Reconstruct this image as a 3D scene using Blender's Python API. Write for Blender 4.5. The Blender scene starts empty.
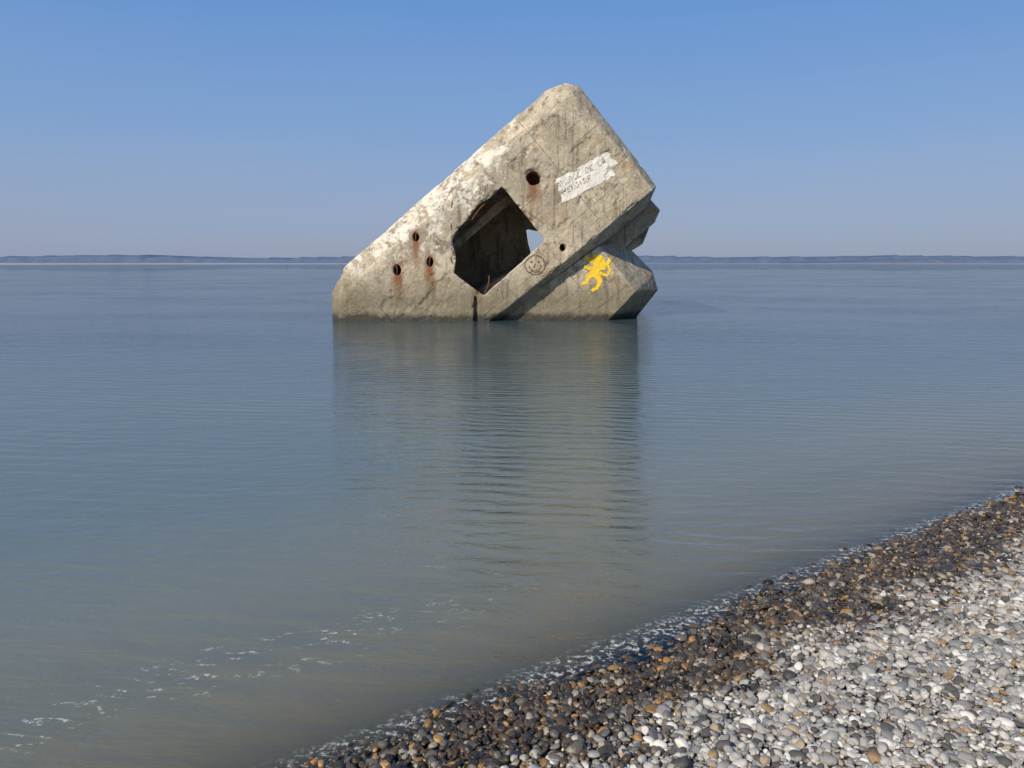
import bpy, bmesh, math, random
import numpy as np
from mathutils import Vector, noise, Matrix
from mathutils.bvhtree import BVHTree
random.seed(7); rng=np.random.default_rng(7)
scene=bpy.context.scene
scene.view_settings.view_transform='Standard'
scene.view_settings.look='None'
scene.view_settings.exposure=0
# ------------------------------------------------------------ camera
H=2.2; PITCH=math.radians(9.0); FPX=769.0
cam_d=bpy.data.cameras.new('camera'); cam=bpy.data.objects.new('camera',cam_d)
scene.collection.objects.link(cam); scene.camera=cam
cam.location=(0,0,H); cam.rotation_euler=(math.pi/2-PITCH,0,0)
cam_d.sensor_width=36; cam_d.lens=36*FPX/1024; cam_d.clip_end=20000; cam_d.clip_start=0.05
def P(px,py,D):
    """survey measurement -> world metres, for a point at distance D along +Y"""
    u=(px-512)/FPX; v=(384-py)/FPX
    y=math.cos(PITCH)+v*math.sin(PITCH); z=-math.sin(PITCH)+v*math.cos(PITCH)
    t=D/y
    return Vector((u*t,D,H+z*t))
# ------------------------------------------------------------ light
EL=math.radians(35); AZ=math.radians(219)
sdir=Vector((math.sin(AZ)*math.cos(EL),math.cos(AZ)*math.cos(EL),math.sin(EL)))
sl=bpy.data.lights.new('sun','SUN'); sl.energy=4.9; sl.angle=math.radians(0.5); sl.color=(1,0.90,0.75)
so=bpy.data.objects.new('sun',sl); scene.collection.objects.link(so)
so.rotation_euler=sdir.to_track_quat('Z','Y').to_euler(); so.location=(-20,-20,30)
w=bpy.data.worlds.new('World'); scene.world=w; w.use_nodes=True
nt=w.node_tree; bg=nt.nodes['Background']
sky=nt.nodes.new('ShaderNodeTexSky'); sky.sky_type='NISHITA'; sky.sun_disc=False
sky.sun_elevation=EL; sky.sun_rotation=AZ; sky.air_density=1.0; sky.dust_density=1.2; sky.ozone_density=3.0
# sea haze: elevation dependent tint of the clear sky
tcw=nt.nodes.new('ShaderNodeTexCoord'); sx_=nt.nodes.new('ShaderNodeSeparateXYZ'); nt.links.new(tcw.outputs['Generated'],sx_.inputs[0])
nz=nt.nodes.new('ShaderNodeTexNoise'); nz.inputs['Scale'].default_value=2.2; nz.inputs['Detail'].default_value=3
mpw=nt.nodes.new('ShaderNodeMapping'); mpw.inputs[3].default_value=(1,1,7); nt.links.new(tcw.outputs['Generated'],mpw.inputs[0]); nt.links.new(mpw.outputs[0],nz.inputs['Vector'])
am=nt.nodes.new('ShaderNodeMath'); am.operation='MULTIPLY_ADD'; am.inputs[1].default_value=.05; nt.links.new(nz.outputs[0],am.inputs[0]); 
sb=nt.nodes.new('ShaderNodeMath'); sb.operation='SUBTRACT'; sb.inputs[1].default_value=.025; nt.links.new(sx_.outputs[2],sb.inputs[0]); nt.links.new(sb.outputs[0],am.inputs[2])
rp=nt.nodes.new('ShaderNodeValToRGB'); nt.links.new(am.outputs[0],rp.inputs[0]); rp.color_ramp.interpolation='B_SPLINE'
stops=[(0,(.31,.36,.49)),(.05,(.305,.375,.54)),(.15,(.24,.385,.64)),(.33,(.10,.28,.67)),(.5,(.10,.26,.57)),(1,(.09,.22,.48))]
while len(rp.color_ramp.elements)<len(stops): rp.color_ramp.elements.new(.5)
for e,(p,c) in zip(rp.color_ramp.elements,stops): e.position=p; e.color=(*c,1)
scn=nt.nodes.new('ShaderNodeVectorMath'); scn.operation='SCALE'; scn.inputs['Scale'].default_value=10; nt.links.new(rp.outputs[0],scn.inputs[0])
mx=nt.nodes.new('ShaderNodeMix'); mx.data_type='RGBA'; mx.inputs[0].default_value=.88
nt.links.new(sky.outputs[0],mx.inputs[6]); nt.links.new(scn.outputs[0],mx.inputs[7]); nt.links.new(mx.outputs[2],bg.inputs[0])
bg.inputs[1].default_value=0.10
# ------------------------------------------------------------ node helpers
class NB:
    def __init__(s,name):
        s.m=bpy.data.materials.new(name); s.m.use_nodes=True; s.t=s.m.node_tree; s.t.nodes.clear()
        s.out=s.t.nodes.new('ShaderNodeOutputMaterial')
        s.geo=s.t.nodes.new('ShaderNodeNewGeometry'); s.pos=s.geo.outputs['Position']
    def set(s,sock,v):
        if v is None: return
        if isinstance(v,bpy.types.NodeSocket): s.t.links.new(v,sock)
        else:
            if sock.type=='RGBA' and len(v)==3: v=(*v,1)
            sock.default_value=v
    def math(s,op,a,b=None,c=None,clamp=False):
        n=s.t.nodes.new('ShaderNodeMath'); n.operation=op; n.use_clamp=clamp
        s.set(n.inputs[0],a); s.set(n.inputs[1],b); s.set(n.inputs[2],c); return n.outputs[0]
    def noise(s,scale=1,detail=4,rough=.55,vec=None,dist=0):
        n=s.t.nodes.new('ShaderNodeTexNoise'); n.inputs['Scale'].default_value=scale
        n.inputs['Detail'].default_value=detail; n.inputs['Roughness'].default_value=rough
        n.inputs['Distortion'].default_value=dist
        s.set(n.inputs['Vector'],vec if vec is not None else s.pos); return n.outputs[0]
    def wave(s,scale,vec,dist=3,dscale=1,detail=2):
        n=s.t.nodes.new('ShaderNodeTexWave'); n.wave_type='BANDS'; n.bands_direction='Y'; n.wave_profile='SIN'
        n.inputs['Scale'].default_value=scale; n.inputs['Distortion'].default_value=dist; n.inputs['Detail'].default_value=detail
        n.inputs['Detail Scale'].default_value=dscale; s.set(n.inputs['Vector'],vec); return n.outputs['Fac']
    def vor(s,scale=1,vec=None,feat='F1',out=0):
        n=s.t.nodes.new('ShaderNodeTexVoronoi'); n.feature=feat; n.inputs['Scale'].default_value=scale
        s.set(n.inputs['Vector'],vec if vec is not None else s.pos); return n.outputs[out]
    def step(s,x,a,b,lo=0,hi=1):
        n=s.t.nodes.new('ShaderNodeMapRange'); n.interpolation_type='SMOOTHSTEP'
        s.set(n.inputs[0],x); n.inputs[1].default_value=a; n.inputs[2].default_value=b
        n.inputs[3].default_value=lo; n.inputs[4].default_value=hi; return n.outputs[0]
    def mix(s,f,a,b,mode='MIX'):
        n=s.t.nodes.new('ShaderNodeMix'); n.data_type='RGBA'; n.blend_type=mode
        s.set(n.inputs[0],f); s.set(n.inputs[6],a); s.set(n.inputs[7],b); return n.outputs[2]
    def map(s,vec,loc=(0,0,0),rot=(0,0,0),sc=(1,1,1)):
        n=s.t.nodes.new('ShaderNodeMapping'); s.set(n.inputs[0],vec)
        n.inputs[1].default_value=loc; n.inputs[2].default_value=rot; n.inputs[3].default_value=sc; return n.outputs[0]
    def sep(s,v):
        n=s.t.nodes.new('ShaderNodeSeparateXYZ'); s.set(n.inputs[0],v); return n.outputs
    def lin(s,a,b,c,d):
        n=s.t.nodes.new('ShaderNodeVectorMath'); n.operation='DOT_PRODUCT'
        s.set(n.inputs[0],s.pos); n.inputs[1].default_value=(a,b,c)
        return s.math('ADD',n.outputs['Value'],d)
    def ramp(s,f,stops,interp='LINEAR'):
        n=s.t.nodes.new('ShaderNodeValToRGB'); s.set(n.inputs[0],f); r=n.color_ramp; r.interpolation=interp
        while len(r.elements)<len(stops): r.elements.new(0.5)
        for e,(p,c) in zip(r.elements,stops): e.position=p; e.color=(*c,1)
        return n.outputs[0]
    def bump(s,h,strength=1,dist=.1,normal=None):
        n=s.t.nodes.new('ShaderNodeBump'); s.set(n.inputs['Height'],h)
        n.inputs['Strength'].default_value=strength; n.inputs['Distance'].default_value=dist
        if normal is not None: s.set(n.inputs['Normal'],normal)
        return n.outputs[0]
    def pbr(s,col,rough=.8,normal=None,spec=.5,metal=0):
        n=s.t.nodes.new('ShaderNodeBsdfPrincipled'); s.set(n.inputs['Base Color'],col); s.set(n.inputs['Roughness'],rough)
        s.set(n.inputs['Specular IOR Level'],spec); n.inputs['Metallic'].default_value=metal
        if normal is not None: s.set(n.inputs['Normal'],normal)
        return n.outputs[0]
    def done(s,sh): s.t.links.new(sh,s.out.inputs[0]); return s.m
def add(name,me,parent=None,mat=None,smooth=True):
    o=bpy.data.objects.new(name,me); scene.collection.objects.link(o)
    if parent: o.parent=parent
    if mat: me.materials.clear(); me.materials.append(mat)
    if smooth: me.polygons.foreach_set('use_smooth',[True]*len(me.polygons))
    return o
def pymesh(name,v,f):
    me=bpy.data.meshes.new(name); me.from_pydata([tuple(x) for x in v],[],f); me.update(); return me
# ------------------------------------------------------------ shore frame
NX,NY=0.576,-0.817; SX,SY=0.817,0.576; OY=3.58; SLOPE=0.13
def beach_z(x,y):
    q=NX*x+NY*(y-OY)
    if q>7: z=SLOPE*7+0.02*(min(q,40)-7)
    elif q>-18: z=SLOPE*q
    else: z=-SLOPE*18
    if -6<q<12 and abs(x)<40:
        z+=0.035*noise.noise(Vector((x*.8,y*.8,3)))+0.014*noise.noise(Vector((x*2.6,y*2.6,9)))
    return z
# ------------------------------------------------------------ concrete material
D0=29.0
edgeA=P(345,267,D0); edgeB=P(546,91,D0)
ex,ez=edgeB.x-edgeA.x,edgeB.z-edgeA.z; L=math.hypot(ex,ez); ex/=L; ez/=L
inw=(ez,-ex)
HOLES=[(533,178,.24),(416,237,.11),(397,270,.13),(430,262,.12),(563,247,.08)]
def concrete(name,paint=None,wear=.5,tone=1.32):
    b=NB(name)
    din=b.lin(inw[0],0,inw[1],-(inw[0]*edgeA.x+inw[1]*edgeA.z))
    along=b.lin(ex,0,ez,-(ex*edgeA.x+ez*edgeA.z))
    z=b.sep(b.pos)[2]
    n1=b.noise(.55,6,.62,dist=.5); n2=b.noise(2.3,8,.65,dist=.4); n3=b.noise(11,6,.7); n4=b.noise(60,3,.6)
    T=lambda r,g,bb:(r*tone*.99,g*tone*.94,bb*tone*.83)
    col=b.ramp(n1,[(.34,T(.22,.195,.16)),(.5,T(.32,.29,.24)),(.64,T(.42,.385,.325))])
    col=b.mix(b.step(n2,.46,.62,0,.7),col,T(.25,.215,.175))
    col=b.mix(b.step(b.noise(1.2,7,.7,vec=b.map(b.pos,loc=(3,11,5)),dist=.8),.53,.64,0,.8),col,T(.135,.108,.078))
    col=b.mix(b.step(n3,.50,.68,0,.55),col,T(.47,.435,.37))
    col=b.mix(b.step(n3,.34,.45,.5,0),col,T(.10,.08,.06))
    w1=b.math('FRACT',b.math('MULTIPLY',din,1.9)); bd=b.math('ABSOLUTE',b.math('SUBTRACT',w1,.5))
    brd=b.math('MULTIPLY',b.step(bd,.462,.5),b.step(b.noise(1.1,3),.45,.6))
    w2=b.math('FRACT',b.math('MULTIPLY',along,.48)); bd2=b.math('ABSOLUTE',b.math('SUBTRACT',w2,.5))
    brd=b.math('MAXIMUM',brd,b.math('MULTIPLY',b.step(bd2,.488,.5),b.step(n1,.42,.55)))
    col=b.mix(b.math('MULTIPLY',brd,.5),col,(.09,.08,.065))
    st=b.noise(1,5,.7,vec=b.map(b.pos,sc=(4,4,.4)))
    col=b.mix(b.step(st,.52,.64,0,.7),col,T(.11,.088,.062))
    wn=b.noise(1.5,10,.74,dist=.9); wn2=b.noise(7,6,.7)
    inside=b.math('MULTIPLY',b.step(along,8.6,6.2),b.step(din,2.8,1.0))
    rim=b.step(din,1.1,.2)
    reg=b.math('ADD',b.math('MULTIPLY',inside,.085),b.math('MULTIPLY',rim,.045))
    wm=b.step(b.math('ADD',b.math('ADD',b.math('MULTIPLY',wn,.68),b.math('MULTIPLY',wn2,.32)),reg),.59,.65)
    wm=b.math('MULTIPLY',wm,b.step(z,1.3,2.4))
    col=b.mix(b.math('MULTIPLY',wm,.85),col,(.70,.66,.57))
    col=b.mix(b.step(b.noise(1.3,7,.7,vec=b.map(b.pos,loc=(7,3,1))),.54,.66,0,.5),col,(.38,.26,.135))
    at=b.t.nodes.new('ShaderNodeAttribute'); at.attribute_name='edge'
    col=b.mix(b.math('MULTIPLY',at.outputs['Fac'],b.step(n3,.4,.6,.0,.6)),col,(.56,.52,.44))
    v=b.vor(7); pit=b.math('MULTIPLY',b.step(v,.17,.08),b.step(n2,.48,.6))
    col=b.mix(b.math('MULTIPLY',pit,.8),col,(.05,.045,.04))
    if paint:
        pm=b.step(b.math('ADD',b.math('MULTIPLY',b.noise(5,8,.75),.5),b.math('MULTIPLY',n3,.5)),wear-.10,wear+.02)
        col=b.mix(b.math('MULTIPLY',pm,.92),col,paint)
    rn=b.math('MULTIPLY',b.noise(6,4,.7),.22)
    for (hx,hy,r) in HOLES[:4]:
        c=P(hx,hy,D0)
        s=b.sep(b.map(b.pos,loc=(-c.x,0,-c.z))); dx=b.math('ABSOLUTE',s[0])
        strk=b.math('MULTIPLY',b.step(b.math('ADD',dx,rn),r*.9+.29,.14),b.math('MULTIPLY',b.step(s[2],-1.6,-.2),b.step(s[2],.45,.1)))
        col=b.mix(b.math('MULTIPLY',strk,.9),col,(.20,.075,.025))
    ck_=P(476,296,D0); s=b.sep(b.map(b.pos,loc=(-ck_.x,0,0))); dx=b.math('ABSOLUTE',s[0])
    strk=b.math('MULTIPLY',b.step(b.math('ADD',dx,rn),.38,.12),b.step(z,1.7,1.0))
    col=b.mix(b.math('MULTIPLY',strk,.75),col,(.15,.06,.03))
    if not paint:
        zz=b.math('ADD',z,b.math('MULTIPLY',n2,2.2))
        col=b.mix(b.step(zz,3.1,1.6,0,.72),col,(.145,.125,.075))
        col=b.mix(b.step(b.math('ADD',z,b.math('MULTIPLY',n2,.6)),.68,.42,0,.92),col,(.035,.033,.022))
    h=b.math('ADD',b.math('MULTIPLY',n3,.5),b.math('MULTIPLY',n2,.9))
    h=b.math('ADD',h,b.math('MULTIPLY',n4,.10)); h=b.math('SUBTRACT',h,b.math('MULTIPLY',pit,.5))
    h=b.math('SUBTRACT',h,b.math('MULTIPLY',brd,.25))
    nm=b.bump(h,.8,.08)
    return b.done(b.pbr(col,b.step(z,.3,.8,.4,.9),nm,.3))
CONC=concrete('weathered_concrete')
CONCD=concrete('darker_concrete',tone=.85)  # same concrete in a darker tone, for rear steps and inner pieces
# ------------------------------------------------------------ bunker
bunker=bpy.data.objects.new('concrete_bunker',None); scene.collection.objects.link(bunker)
def hull(name,pts):
    bm=bmesh.new(); vs=[bm.verts.new(p) for p in pts]
    r=bmesh.ops.convex_hull(bm,input=vs)
    junk=list({g for g in r['geom_interior']+r['geom_unused'] if isinstance(g,bmesh.types.BMVert)})
    bmesh.ops.delete(bm,geom=junk,context='VERTS')
    bmesh.ops.recalc_face_normals(bm,faces=bm.faces)
    me=bpy.data.meshes.new(name); bm.to_mesh(me); bm.free(); return me
def prism(name,ring1,ring2):
    n=len(ring1); v=ring1+ring2
    f=[list(range(n)),list(range(2*n-1,n-1,-1))]+[[i,i+n,(i+1)%n+n,(i+1)%n] for i in range(n)]
    me=pymesh(name,v,f); bm=bmesh.new(); bm.from_mesh(me); bmesh.ops.recalc_face_normals(bm,faces=bm.faces); bm.to_mesh(me); bm.free(); return me
def process(name,me,cutters,vox,seed=0,mat=None,chip=1.0):
    o=bpy.data.objects.new('tmp',me); scene.collection.objects.link(o); tmp=[o]
    for c in cutters:
        co=bpy.data.objects.new('cut',c); scene.collection.objects.link(co); tmp.append(co)
        m=o.modifiers.new('b','BOOLEAN'); m.operation='DIFFERENCE'; m.object=co; m.solver='EXACT'
    m=o.modifiers.new('r','REMESH'); m.mode='VOXEL'; m.voxel_size=vox
    dg=bpy.context.evaluated_depsgraph_get(); dg.update()
    res=bpy.data.meshes.new_from_object(o.evaluated_get(dg))
    for t in tmp: bpy.data.objects.remove(t)
    n=len(res.vertices); co=np.empty(n*3); res.vertices.foreach_get('co',co); co=co.reshape(-1,3)
    nr=np.empty(n*3); res.vertices.foreach_get('normal',nr); nr=nr.reshape(-1,3)
    e=np.empty(len(res.edges)*2,dtype=np.int32); res.edges.foreach_get('vertices',e); e=e.reshape(-1,2)
    deg=np.bincount(e.ravel(),minlength=n).astype(float)
    def avg(a):
        out=np.zeros_like(a)
        if a.ndim==1:
            out+=np.bincount(e[:,0],weights=a[e[:,1]],minlength=n)+np.bincount(e[:,1],weights=a[e[:,0]],minlength=n); return out/np.maximum(deg,1)
        for k in range(a.shape[1]): out[:,k]=np.bincount(e[:,0],weights=a[e[:,1],k],minlength=n)+np.bincount(e[:,1],weights=a[e[:,0],k],minlength=n)
        return out/np.maximum(deg,1)[:,None]
    sm=co.copy()
    for _ in range(4): sm=avg(sm)
    conv=np.clip(((co-sm)*nr).sum(1)/(vox*.8),0,1)
    for _ in range(1): conv=.5*conv+.5*avg(conv)
    conv=np.clip(conv*1.6,0,1)
    ns=nr.copy()
    for _ in range(1): ns=avg(ns)
    ns/=np.linalg.norm(ns,axis=1)[:,None]+1e-9
    d=np.empty(n)
    for i in range(n):
        p=Vector(co[i]); a=noise.noise(p*.5+Vector((seed,0,0))); b_=noise.noise(p*1.9); c=noise.fractal(p*5.5,.9,2.1,3)
        ch=0.0
        if conv[i]>.03:
            q=noise.fractal(p*1.7+Vector((5,seed,2)),.75,2.1,4)
            ch=chip*conv[i]*(.22*max(0,q-.12))
        sp=noise.fractal(p*.9+Vector((2,seed,7)),.8,2.2,4)
        d[i]=.03*a+.010*b_+.010*c-ch-(.045*chip*min(1,max(0,(sp-.32)*9)))
    co=co+ns*d[:,None]
    res.vertices.foreach_set('co',co.ravel())
    at=res.attributes.new('edge','FLOAT','POINT'); at.data.foreach_set('value',conv.astype(np.float32))
    res.update(); res.name=name
    print(name,n); return add(name,res,bunker,mat or CONC)
front=[(340,368),(339,303),(358,280),(412,236),(468,193),(520,147),(558,104),(571,92),(653,190),(560,263),(487,322),(440,362)]
mid=[(333,372),(332,293),(344,267),(400,218),(452,173),(500,130),(546,90),(566,83),(580,86),(657,186)]
midL=[(649,205),(600,243),(502,323),(455,365)]
A=[P(x,y,D0) for x,y in front]+[P(x,y,D0+.55) for x,y in mid]+[P(x,y,D0+.85) for x,y in midL]
A+=[p+Vector((.45,6.6,-.3)) for p in A[len(front):]]
opening=[(502,187),(523,213),(544,240),(514,268),(484,295),(469,284),(455,273),(457,256),(453,240),(459,229),(471,217),(478,206),(490,199)]
cx,cy=502,243
def sc(poly,k,c=(cx,cy)): return [(c[0]+(x-c[0])*k,c[1]+(y-c[1])*k) for x,y in poly]
cut1=prism('c1',[P(x,y,D0-1) for x,y in opening],[P(x,y,D0+1.6) for x,y in sc(opening,1.03)])
cham=[(505,165),(560,232),(556,250),(480,312),(425,268),(430,240)]
cut2=prism('c2',[P(x,y,D0+1.2) for x,y in sc(cham,.95)],[P(x,y,D0+5.4) for x,y in sc(cham,.9)])
back=[(526,229),(555,235),(552,256),(531,254),(528,243)]
cut3=prism('c3',[P(x,y,D0+5.0) for x,y in back],[P(x,y,D0+9) for x,y in sc(back,1.05,(538,243))])
cuts=[cut1,cut2,cut3]
for hx,hy,r in HOLES:
    c=P(hx,hy,D0); k=16
    r1=[c+Vector((r*math.cos(a*2*math.pi/k),-1,r*math.sin(a*2*math.pi/k)*(1.0 if r>.2 else 1.5))) for a in range(k)]
    cuts.append(prism('h',r1,[p+Vector((0,2.0,0)) for p in r1]))
ck=[(474,296),(477,296),(479,345),(474,345)]
cuts.append(prism('k',[P(x,y,D0-.5) for x,y in ck],[P(x,y,D0+.2) for x,y in ck]))
main=process('main_casemate',hull('m',A),cuts,.042,1)
def course(name,poly,d1,d2,seed,k=.94):
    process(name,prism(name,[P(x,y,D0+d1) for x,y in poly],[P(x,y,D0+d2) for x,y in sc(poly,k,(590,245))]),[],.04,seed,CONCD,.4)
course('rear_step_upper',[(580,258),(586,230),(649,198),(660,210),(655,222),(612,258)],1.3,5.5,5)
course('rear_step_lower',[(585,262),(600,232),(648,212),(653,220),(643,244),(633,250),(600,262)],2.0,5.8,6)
CF=[(470,372),(480,332),(599,246),(636,291),(603,322),(560,372)]
CM=[(480,372),(590,243),(600,239),(623,241),(653,272),(658,290),(634,321),(597,362)]
Cm=hull('C',[P(x,y,D0+.55) for x,y in CF]+[P(x,y,D0+2.3) for x,y in CM]+[P(x,y,D0+7.0) for x,y in sc(CM,.9,(560,300))])
foot=process('fallen_footing',Cm,[],.04,9,None,.35)
def box(name,a,b_,w_,h_,mat):
    d=(b_-a); L_=d.length; q=d.to_track_quat('X','Z')
    bm=bmesh.new(); bmesh.ops.create_cube(bm,size=1)
    bmesh.ops.subdivide_edges(bm,edges=bm.edges[:],cuts=5,use_grid_fill=True)
    for v in bm.verts:
        v.co=Vector((v.co.x*L_,v.co.y*w_,v.co.z*h_)); v.co=q@v.co+(a+b_)/2
        v.co+=Vector((noise.noise(v.co*3),noise.noise(v.co*3+Vector((9,0,0))),noise.noise(v.co*3+Vector((0,9,0)))))*.06
    me=bpy.data.meshes.new(name); bm.to_mesh(me); bm.free(); return add(name,me,bunker,mat)
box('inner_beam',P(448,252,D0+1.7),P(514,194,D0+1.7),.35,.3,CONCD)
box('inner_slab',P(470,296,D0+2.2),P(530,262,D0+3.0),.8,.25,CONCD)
rb=NB('rusty_steel'); RUST=rb.done(rb.pbr(rb.ramp(rb.noise(12,5),[(.35,(.06,.025,.015)),(.65,(.22,.085,.035))]),.85,rb.bump(rb.noise(50),.5,.01)))
def rod(name,pts,r):
    cu=bpy.data.curves.new(name,'CURVE'); cu.dimensions='3D'; cu.bevel_depth=r; cu.bevel_resolution=2
    s=cu.splines.new('NURBS'); s.points.add(len(pts)-1); s.use_endpoint_u=True; s.order_u=3
    for p,q in zip(s.points,pts): p.co=(*q,1)
    cu.materials.append(RUST); o=bpy.data.objects.new(name,cu); scene.collection.objects.link(o); o.parent=bunker
for i,(a,b_,c) in enumerate([((456,238),(449,228),(452,218)),((452,215),(451,205),(453,198)),((456,268),(450,262),(451,254)),((485,204),(479,208),(472,220)),((484,294),(490,284),(489,276)),((416,241),(415,236),(417,231)),((397,275),(398,270),(396,265)),((430,266),(429,260),(431,257))]):
    rod('reinforcing_bar',[P(*a,D0+.15),P(*b_,D0-.10),P(*c,D0+.08)],.024)
def bvh(o):
    me=o.data; return BVHTree.FromPolygons([v.co.copy() for v in me.vertices],[tuple(p.vertices) for p in me.polygons])
bvA=bvh(main); bvC=bvh(foot)
def paint(name,tree,x0,y0,x1,y1,inside,mat,step=.5,off=.012,dd=0):
    nx=int((x1-x0)/step)+1; ny=int((y1-y0)/step)+1; V=[];F=[];idx={}
    def vert(i,j):
        if (i,j) in idx: return idx[i,j]
        p=P(x0+i*step,y0+j*step,D0+dd); h=tree.ray_cast(Vector((p.x,D0-1.5,p.z)),Vector((0,1,0)),5)
        if h[0] is None: idx[i,j]=None; return None
        idx[i,j]=len(V); V.append(h[0]+h[1]*off); return idx[i,j]
    for j in range(ny):
        for i in range(nx):
            if inside(x0+(i+.5)*step,y0+(j+.5)*step):
                q=[vert(i,j),vert(i,j+1),vert(i+1,j+1),vert(i+1,j)]
                if None not in q: F.append(q)
    return add(name,pymesh(name,V,F),bunker,mat)
def seg(x,y,a,b_):
    ax,ay,ra=a; bx,by,rb_=b_; t=max(0,min(1,((x-ax)*(bx-ax)+(y-ay)*(by-ay))/((bx-ax)**2+(by-ay)**2+1e-9)))
    return math.hypot(x-ax-t*(bx-ax),y-ay-t*(by-ay))<ra+t*(rb_-ra)
# rampant lion: head, mane, torso, two fore paws, two hind legs, S tail
LION=[((598,262,4.6),(592,272,3.6)),((596,257,3.6),(594,256,3.0)),((593,257,2.0),(590,258,1.3)),((598,258,4.2),(600,264,4.6)),
((594,262,1.9),(587,259,1.5)),((587,259,1.5),(584,255,1.6)),((594,266,1.9),(587,267,1.5)),((587,267,1.5),(583,265,1.6)),
((592,271,3.6),(586,275,2.3)),((586,275,2.2),(585,281,1.6)),((585,281,1.6),(581,282,1.6)),((594,272,3.4),(598,279,2.4)),((598,279,2.2),(595,286,1.7)),((595,286,1.7),(591,288,1.6)),
((597,271,1.4),(605,274,1.2)),((605,274,1.2),(608,268,1.2)),((608,268,1.2),(605,263,1.2)),((605,263,1.2),(608,258,1.8))]
paint('yellow_lion_graffiti',bvC,568,242,626,304,lambda x,y:any(seg(x-1+.5*noise.noise(Vector((x*.7,y*.7,0))),y-1.5,a,b_) for a,b_ in LION),concrete('yellow_paint',(.85,.55,.02),.33),.4,dd=.9)
FONT={'P':"1110 1001 1110 1000 1000",'L':"1000 1000 1000 1000 1111",'A':"0110 1001 1111 1001 1001",'C':"0111 1000 1000 1000 0111",'E':"1111 1000 1110 1000 1111",'D':"1110 1001 1001 1001 1110",'R':"1110 1001 1110 1010 1001",'M':"1001 1111 1111 1001 1001",'S':"0111 1000 0110 0001 1110",'T':"1111 0100 0100 0100 0100",'N':"1001 1101 1011 1001 1001",'I':"0100 0100 0100 0100 0100",'O':"0110 1001 1001 1001 0110",' ':"0000 0000 0000 0000 0000"}
rows=["PLACE DE LA","MEMOIRE    "]
def sign(x,y):
    ax,ay=x-556,y-179; det=53*24+28*7; u=(ax*24-ay*7)/det; v=(ay*53+ax*28)/det
    wob=.05*noise.noise(Vector((x*.15,y*.15,2)))+.03*noise.noise(Vector((x*.6,y*.6,2)))
    umax=1.0+.13*(v-.1)
    if v>.62: umax-=.12
    if not(0+wob<u<umax+wob and wob*1.3<v<1+wob): return False
    for r,t in enumerate(rows):
        v0=.16+r*.34
        if v0<v<v0+.24:
            k=(u-.05)/.078; ci=int(k)
            if 0<=ci<len(t):
                fx=int((k-ci)*5); fy=int((v-v0)/.24*5)
                if fx<4 and FONT[t[ci]].split()[fy][fx]=='1' and noise.noise(Vector((x*.5,y*.5,8)))>-.2: return False
    return True
paint('white_painted_notice',bvA,550,145,626,212,sign,concrete('white_paint',(.74,.71,.64),.36),.42)
def face(x,y):
    r=math.hypot(x-535,(y-265)*1.05); a=r+.6*noise.noise(Vector((x*.4,y*.4,0)))
    return abs(a-10)<.5 or (abs(a-6)<.45 and y>265) or math.hypot(x-531.5,y-262)<1.1 or math.hypot(x-538.5,y-262)<1.1 or seg(x,y,(535,264,.5),(534,267,.5)) or abs(y-272-.5*math.sin(x))<.4 and 527<x<543
paint('face_graffiti',bvA,520,250,550,280,face,concrete('black_paint',(.08,.07,.055),.47),.4)
# ------------------------------------------------------------ sea bed / beach sheet
qs=[-9000,-2000,-400,-100,-40,-25,-18,-14,-10,-8,-6]+list(np.arange(-5,10.01,.25))+[12,16,24,40,100,500,3000]
ss=[-9000,-2000,-300,-60,-20,-12]+list(np.arange(-9,18.01,.3))+[22,30,60,300,2000,9000]
V=[];F=[]
for s in ss:
    for q in qs:
        x=NX*q+SX*s; y=OY+NY*q+SY*s; V.append((x,y,beach_z(x,y)-.012))
nq=len(qs)
for i in range(len(ss)-1):
    for j in range(nq-1): F.append((i*nq+j,(i+1)*nq+j,(i+1)*nq+j+1,i*nq+j+1))
b=NB('shingle_ground')
q=b.lin(NX,NY,0,-NY*OY)
vc=b.vor(26,out=1); vd=b.vor(26)
dry=b.mix(.35,b.mix(.6,(.40,.385,.36),vc,'MULTIPLY'),(.2,.19,.175)); wet=b.mix(.5,(.06,.045,.032),(.12,.085,.05))
wet=b.mix(b.step(q,-.05,-.3),wet,(.34,.295,.19))
col=b.mix(b.step(b.math('ADD',q,b.math('MULTIPLY',b.noise(2),.5)),.8,1.15),wet,dry)
col=b.mix(b.math('MULTIPLY',b.step(vd,.45,.7,0,.85),b.step(q,-.35,-.05)),col,(.02,.018,.015))
GR=b.done(b.pbr(col,.7,b.bump(b.math('MULTIPLY',vd,-1),1,.03)))
me=pymesh('shingle_beach',V,F); g=add('shingle_beach',me,None,GR)
# ------------------------------------------------------------ pebbles
coll=bpy.data.collections.new('pebble_shapes')
b=NB('pebble_stone')
oi=b.t.nodes.new('ShaderNodeObjectInfo'); R=oi.outputs['Random']
wn=b.t.nodes.new('ShaderNodeTexWhiteNoise'); wn.noise_dimensions='1D'; b.set(wn.inputs['W'],b.math('MULTIPLY',R,91.7)); R2=wn.outputs[0]
q=b.lin(NX,NY,0,-NY*OY)
wetm=b.step(b.math('ADD',q,b.math('ADD',b.math('MULTIPLY',b.math('SUBTRACT',b.noise(1.3,4,.6),.5),1.4),b.math('MULTIPLY',b.math('SUBTRACT',R2,.5),.45))),.50,.82)
dryc=b.ramp(R,[(0,(.08,.075,.07)),(.11,(.19,.185,.18)),(.25,(.29,.275,.255)),(.43,(.37,.35,.315)),(.57,(.23,.225,.22)),(.67,(.45,.425,.38)),(.78,(.33,.255,.175)),(.83,(.60,.57,.51)),(.93,(.24,.16,.09)),(.95,(.42,.40,.36))],'CONSTANT')
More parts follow.
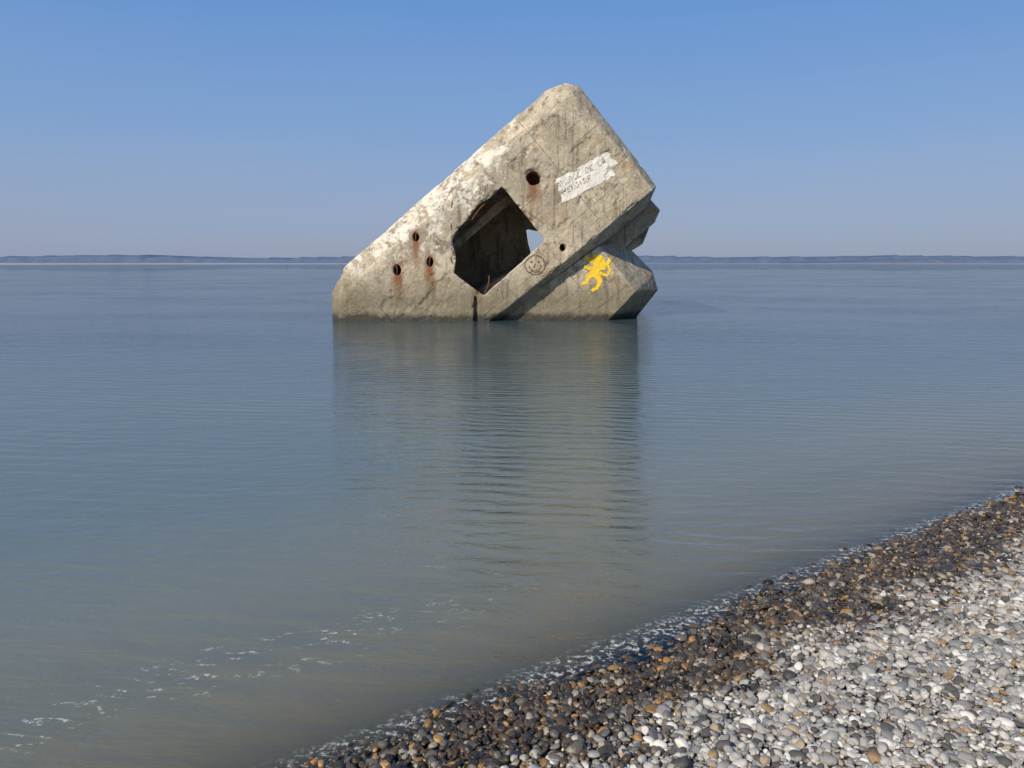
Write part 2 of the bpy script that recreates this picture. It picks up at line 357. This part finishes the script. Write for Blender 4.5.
wetc=b.ramp(R,[(0,(.012,.011,.010)),(.15,(.065,.05,.037)),(.27,(.085,.058,.034)),(.37,(.03,.024,.018)),(.50,(.10,.065,.034)),(.59,(.115,.105,.085)),(.68,(.035,.030,.027)),(.79,(.24,.125,.04)),(.83,(.055,.032,.02)),(.89,(.33,.285,.215)),(.96,(.36,.19,.06))],'CONSTANT')
tc=b.t.nodes.new('ShaderNodeTexCoord'); off=b.t.nodes.new('ShaderNodeVectorMath'); off.operation='ADD'
b.set(off.inputs[0],tc.outputs['Object']); b.set(off.inputs[1],b.math('MULTIPLY',R,40))
pn=b.noise(1.6,4,.65,vec=off.outputs[0]); pf=b.noise(9,3,.7,vec=off.outputs[0])
def vary(c,k): return b.mix(b.step(pn,.42,.66,0,k),b.mix(b.step(pf,.55,.68,0,.25),c,(.08,.075,.07)),(.75,.72,.66),'OVERLAY')
col=b.mix(wetm,b.mix(b.step(pn,.4,.65,0,.4),wetc,(.10,.072,.042)),vary(dryc,.5))
PEB=b.done(b.pbr(col,b.step(wetm,0,1,.14,.75),b.bump(pf,.2,.12),b.step(wetm,0,1,.45,.3)))
for k in range(8):
    bm=bmesh.new(); bmesh.ops.create_icosphere(bm,subdivisions=3,radius=1)
    sx,sy,sz=random.uniform(.95,1.35),random.uniform(.72,1),random.uniform(.42,.75); of=Vector((k*7.3,0,0))
    for v in bm.verts:
        n=v.co.normalized(); r=1+.28*noise.noise(n*.9+of)+.12*noise.noise(n*2.2+of)
        p=n*r; v.co=Vector((p.x*sx,p.y*sy,p.z*sz))
    me=bpy.data.meshes.new('pebble'); bm.to_mesh(me); bm.free(); me.materials.append(PEB)
    me.polygons.foreach_set('use_smooth',[True]*len(me.polygons))
    o=bpy.data.objects.new('pebble_shape',me); coll.objects.link(o)
pts=[];scl=[];rot=[];idx=[]
sp=.0255
for layer in range(2):
    for s in np.arange(-3.0,9.2,sp):
        for q_ in np.arange(-.5,4.4,sp):
            s1=s+rng.uniform(-.6,.6)*sp+layer*sp*.5; q1=q_+rng.uniform(-.6,.6)*sp+layer*sp*.5
            x=NX*q1+SX*s1; y=OY+NY*q1+SY*s1
            if y<1.5 or (layer==1 and rng.random()<.62): continue
            if q1<0 and rng.random()<(-q1)*3.6: continue
            r=float(np.clip(rng.lognormal(math.log(.0142),.38),.0075,.042))
            if layer==1: r*=.95
            pts.append((x,y,beach_z(x,y)+r*.25+(layer*.010)+rng.uniform(-.004,.004))); scl.append(r)
            rot.append((rng.normal(0,.32),rng.normal(0,.32),rng.uniform(0,6.28))); idx.append(int(rng.integers(8)))
print('pebbles',len(pts))
me=bpy.data.meshes.new('beach_pebbles'); me.vertices.add(len(pts)); me.vertices.foreach_set('co',np.array(pts,dtype=np.float32).ravel())
a=me.attributes.new('scl','FLOAT','POINT'); a.data.foreach_set('value',np.array(scl,dtype=np.float32))
a=me.attributes.new('rot','FLOAT_VECTOR','POINT'); a.data.foreach_set('vector',np.array(rot,dtype=np.float32).ravel())
a=me.attributes.new('pick','INT','POINT'); a.data.foreach_set('value',np.array(idx,dtype=np.int32))
po=add('beach_pebbles',me,None,None,False)
ng=bpy.data.node_groups.new('scatter_pebbles','GeometryNodeTree')
ng.interface.new_socket('Geometry',in_out='INPUT',socket_type='NodeSocketGeometry'); ng.interface.new_socket('Geometry',in_out='OUTPUT',socket_type='NodeSocketGeometry')
gi=ng.nodes.new('NodeGroupInput'); go=ng.nodes.new('NodeGroupOutput')
ip=ng.nodes.new('GeometryNodeInstanceOnPoints'); ci=ng.nodes.new('GeometryNodeCollectionInfo')
ci.inputs['Collection'].default_value=coll; ci.inputs['Separate Children'].default_value=True; ci.inputs['Reset Children'].default_value=True
def attr(n,t):
    x=ng.nodes.new('GeometryNodeInputNamedAttribute'); x.data_type=t; x.inputs['Name'].default_value=n
    return [o for o in x.outputs if o.enabled and o.name=='Attribute'][0]
mp=ng.nodes.new('GeometryNodeMeshToPoints')
ng.links.new(gi.outputs[0],mp.inputs['Mesh']); ng.links.new(mp.outputs[0],ip.inputs['Points']); ng.links.new(ci.outputs[0],ip.inputs['Instance'])
ip.inputs['Pick Instance'].default_value=True
ng.links.new(attr('pick','INT'),ip.inputs['Instance Index']); ng.links.new(attr('scl','FLOAT'),ip.inputs['Scale'])
e2=ng.nodes.new('FunctionNodeEulerToRotation'); ng.links.new(attr('rot','FLOAT_VECTOR'),e2.inputs[0]); ng.links.new(e2.outputs[0],ip.inputs['Rotation'])
ng.links.new(ip.outputs[0],go.inputs[0])
po.modifiers.new('scatter','NODES').node_group=ng
# ------------------------------------------------------------ sea
b=NB('sea_water')
q=b.lin(NX,NY,0,-NY*OY); y=b.sep(b.pos)[1]
depth=b.math('MAXIMUM',b.math('MULTIPLY',q,-SLOPE),0)
murk=b.math('SUBTRACT',1,b.math('EXPONENT',b.math('MULTIPLY',depth,-9)))
big=b.noise(.12,3,.5,vec=b.map(b.pos,sc=(.5,1,1)))
body=b.mix(b.step(q,-.1,-1.5),(.31,.275,.18),(.185,.19,.15))
body=b.mix(b.step(q,-1.4,-5),body,(.125,.16,.155))
body=b.mix(b.step(y,9,24),body,(.06,.095,.105))
al=math.atan2(SY,SX)
w_a=b.noise(1.0,3,.55,vec=b.map(b.pos,rot=(0,0,-.10),sc=(.6,2.2,1)),dist=.5)
w_b=b.noise(1.0,4,.6,vec=b.map(b.pos,rot=(0,0,-al*.5),sc=(2.4,8,1)),dist=.4)
w_c=b.noise(16,2,.6,vec=b.map(b.pos,sc=(.6,1.3,1)))
w_d=b.wave(1.15,b.map(b.pos,rot=(0,0,.16)),dist=5,dscale=.8,detail=3)
wdm=b.step(b.noise(.35,2,.5,vec=b.map(b.pos,loc=(4,2,0))),.36,.58)
calm=b.step(big,.40,.62,.55,1.0)
h=b.math('ADD',b.math('MULTIPLY',w_a,.052),b.math('MULTIPLY',w_b,.036)); h=b.math('ADD',h,b.math('MULTIPLY',w_c,.003))
h=b.math('ADD',h,b.math('MULTIPLY',b.math('MULTIPLY',w_d,wdm),.013))
h=b.math('MULTIPLY',h,calm)
nm=b.bump(h,1,.75)
fr=b.t.nodes.new('ShaderNodeFresnel'); fr.inputs[0].default_value=1.52; b.set(fr.inputs['Normal'],nm)
dif=b.t.nodes.new('ShaderNodeBsdfDiffuse'); b.set(dif.inputs[0],body); b.set(dif.inputs['Normal'],nm)
tr=b.t.nodes.new('ShaderNodeBsdfTransparent'); tr.inputs[0].default_value=(.92,.89,.80,1)
gl=b.t.nodes.new('ShaderNodeBsdfGlossy'); gl.inputs['Roughness'].default_value=.02; b.set(gl.inputs['Normal'],nm)
def ms(f,a_,c_):
    n=b.t.nodes.new('ShaderNodeMixShader'); b.set(n.inputs[0],f); b.t.links.new(a_,n.inputs[1]); b.t.links.new(c_,n.inputs[2]); return n.outputs[0]
sh=ms(murk,tr.outputs[0],dif.outputs[0]); sh=ms(fr.outputs[0],sh,gl.outputs[0])
foam=b.t.nodes.new('ShaderNodeBsdfDiffuse'); foam.inputs[0].default_value=(.70,.68,.62,1)
sv=b.lin(SX,SY,0,-SY*OY)
wob=b.math('MULTIPLY',b.math('SUBTRACT',b.noise(.9,3),.5),.7)
qq=b.math('ADD',q,wob)
fn=b.noise(26,5,.75); fl=b.noise(7,5,.7,vec=b.map(b.pos,rot=(0,0,-al),sc=(.6,2.0,1)),dist=1.0)
band1=b.math('MULTIPLY',b.math('MULTIPLY',b.step(q,-.28,-.14),b.step(q,.03,-.06)),b.math('MULTIPLY',b.step(fn,.50,.59),b.step(fl,.40,.54)))
band2=b.math('MULTIPLY',b.math('MULTIPLY',b.step(qq,-1.5,-1.2),b.step(qq,-.85,-1.1)),b.math('MULTIPLY',b.step(fl,.56,.63),b.step(fn,.48,.58)))
band2=b.math('MULTIPLY',band2,b.step(sv,1.5,-.5,.12,.8))
fm=b.math('MAXIMUM',band1,band2)
sh=ms(b.math('MULTIPLY',fm,.75),sh,foam.outputs[0])
SEA=b.done(sh)
sea=pymesh('sea',[(-9000,-9000,0),(9000,-9000,0),(9000,9000,0),(-9000,9000,0)],[(0,1,2,3)])
add('sea',sea,None,SEA)
# ------------------------------------------------------------ far shore
def far(name,x0,x1,y0,hgt,colr,seed,n=700,depth=500):
    V=[];F=[]
    for i in range(n+1):
        x=x0+(x1-x0)*i/n; t=i/n; fade=min(1,t*8,(1-t)*8)
        h=hgt*(.65+.28*noise.noise(Vector((x*.0016+seed,0,0)))+.20*noise.fractal(Vector((x*.016+seed,1,0)),.8,2,4))*fade
        V+=[(x,y0,-1),(x,y0+15,max(.5,h*.8)),(x,y0+60,max(.6,h)),(x,y0+depth,max(.6,h*.9)),(x,y0+depth+50,-1)]
    for i in range(n):
        for k in range(4): F.append((i*5+k,(i+1)*5+k,(i+1)*5+k+1,i*5+k+1))
    b=NB(name+'_mat'); c=b.mix(b.step(b.noise(.02,5,.6,vec=b.map(b.pos,sc=(1,1,4))),.4,.65),colr,tuple(k*.86 for k in colr))
    add(name,pymesh(name,V,F),None,b.done(b.pbr(c,1,None,0)))
far('distant_wooded_shore',-3600,3600,2900,36,(.10,.14,.215),3)  # aerial haze is put into the blue base colour
far('distant_wooded_shore',1000,4200,2600,21,(.115,.155,.23),8)  # nearer ridge, distance haze again mixed into its colour
def flats(name,x0,x1,y0,y1,colr,seed):
    V=[];F=[];n=200
    for i in range(n+1):
        x=x0+(x1-x0)*i/n; t=i/n; fd=min(1,t*5,(1-t)*5)
        m=(y0+y1)/2; hw=(y1-y0)/2*fd*(.8+.4*noise.noise(Vector((x*.004+seed,0,0))))
        V+=[(x,m-hw,-.02),(x,m-hw+30*fd,.5),(x,m+hw,.5)]
    for i in range(n):
        for k in range(2): F.append((i*3+k,(i+1)*3+k,(i+1)*3+k+1,i*3+k+1))
    b=NB(name+'_mat'); add(name,pymesh(name,V,F),None,b.done(b.pbr(b.mix(b.noise(.01,4),colr,tuple(k*.75 for k in colr)),1,None,0)))
flats('sand_flats',-2600,-100,420,1700,(.40,.38,.40),1)
flats('sand_flats',150,2600,600,1800,(.28,.28,.32),5)
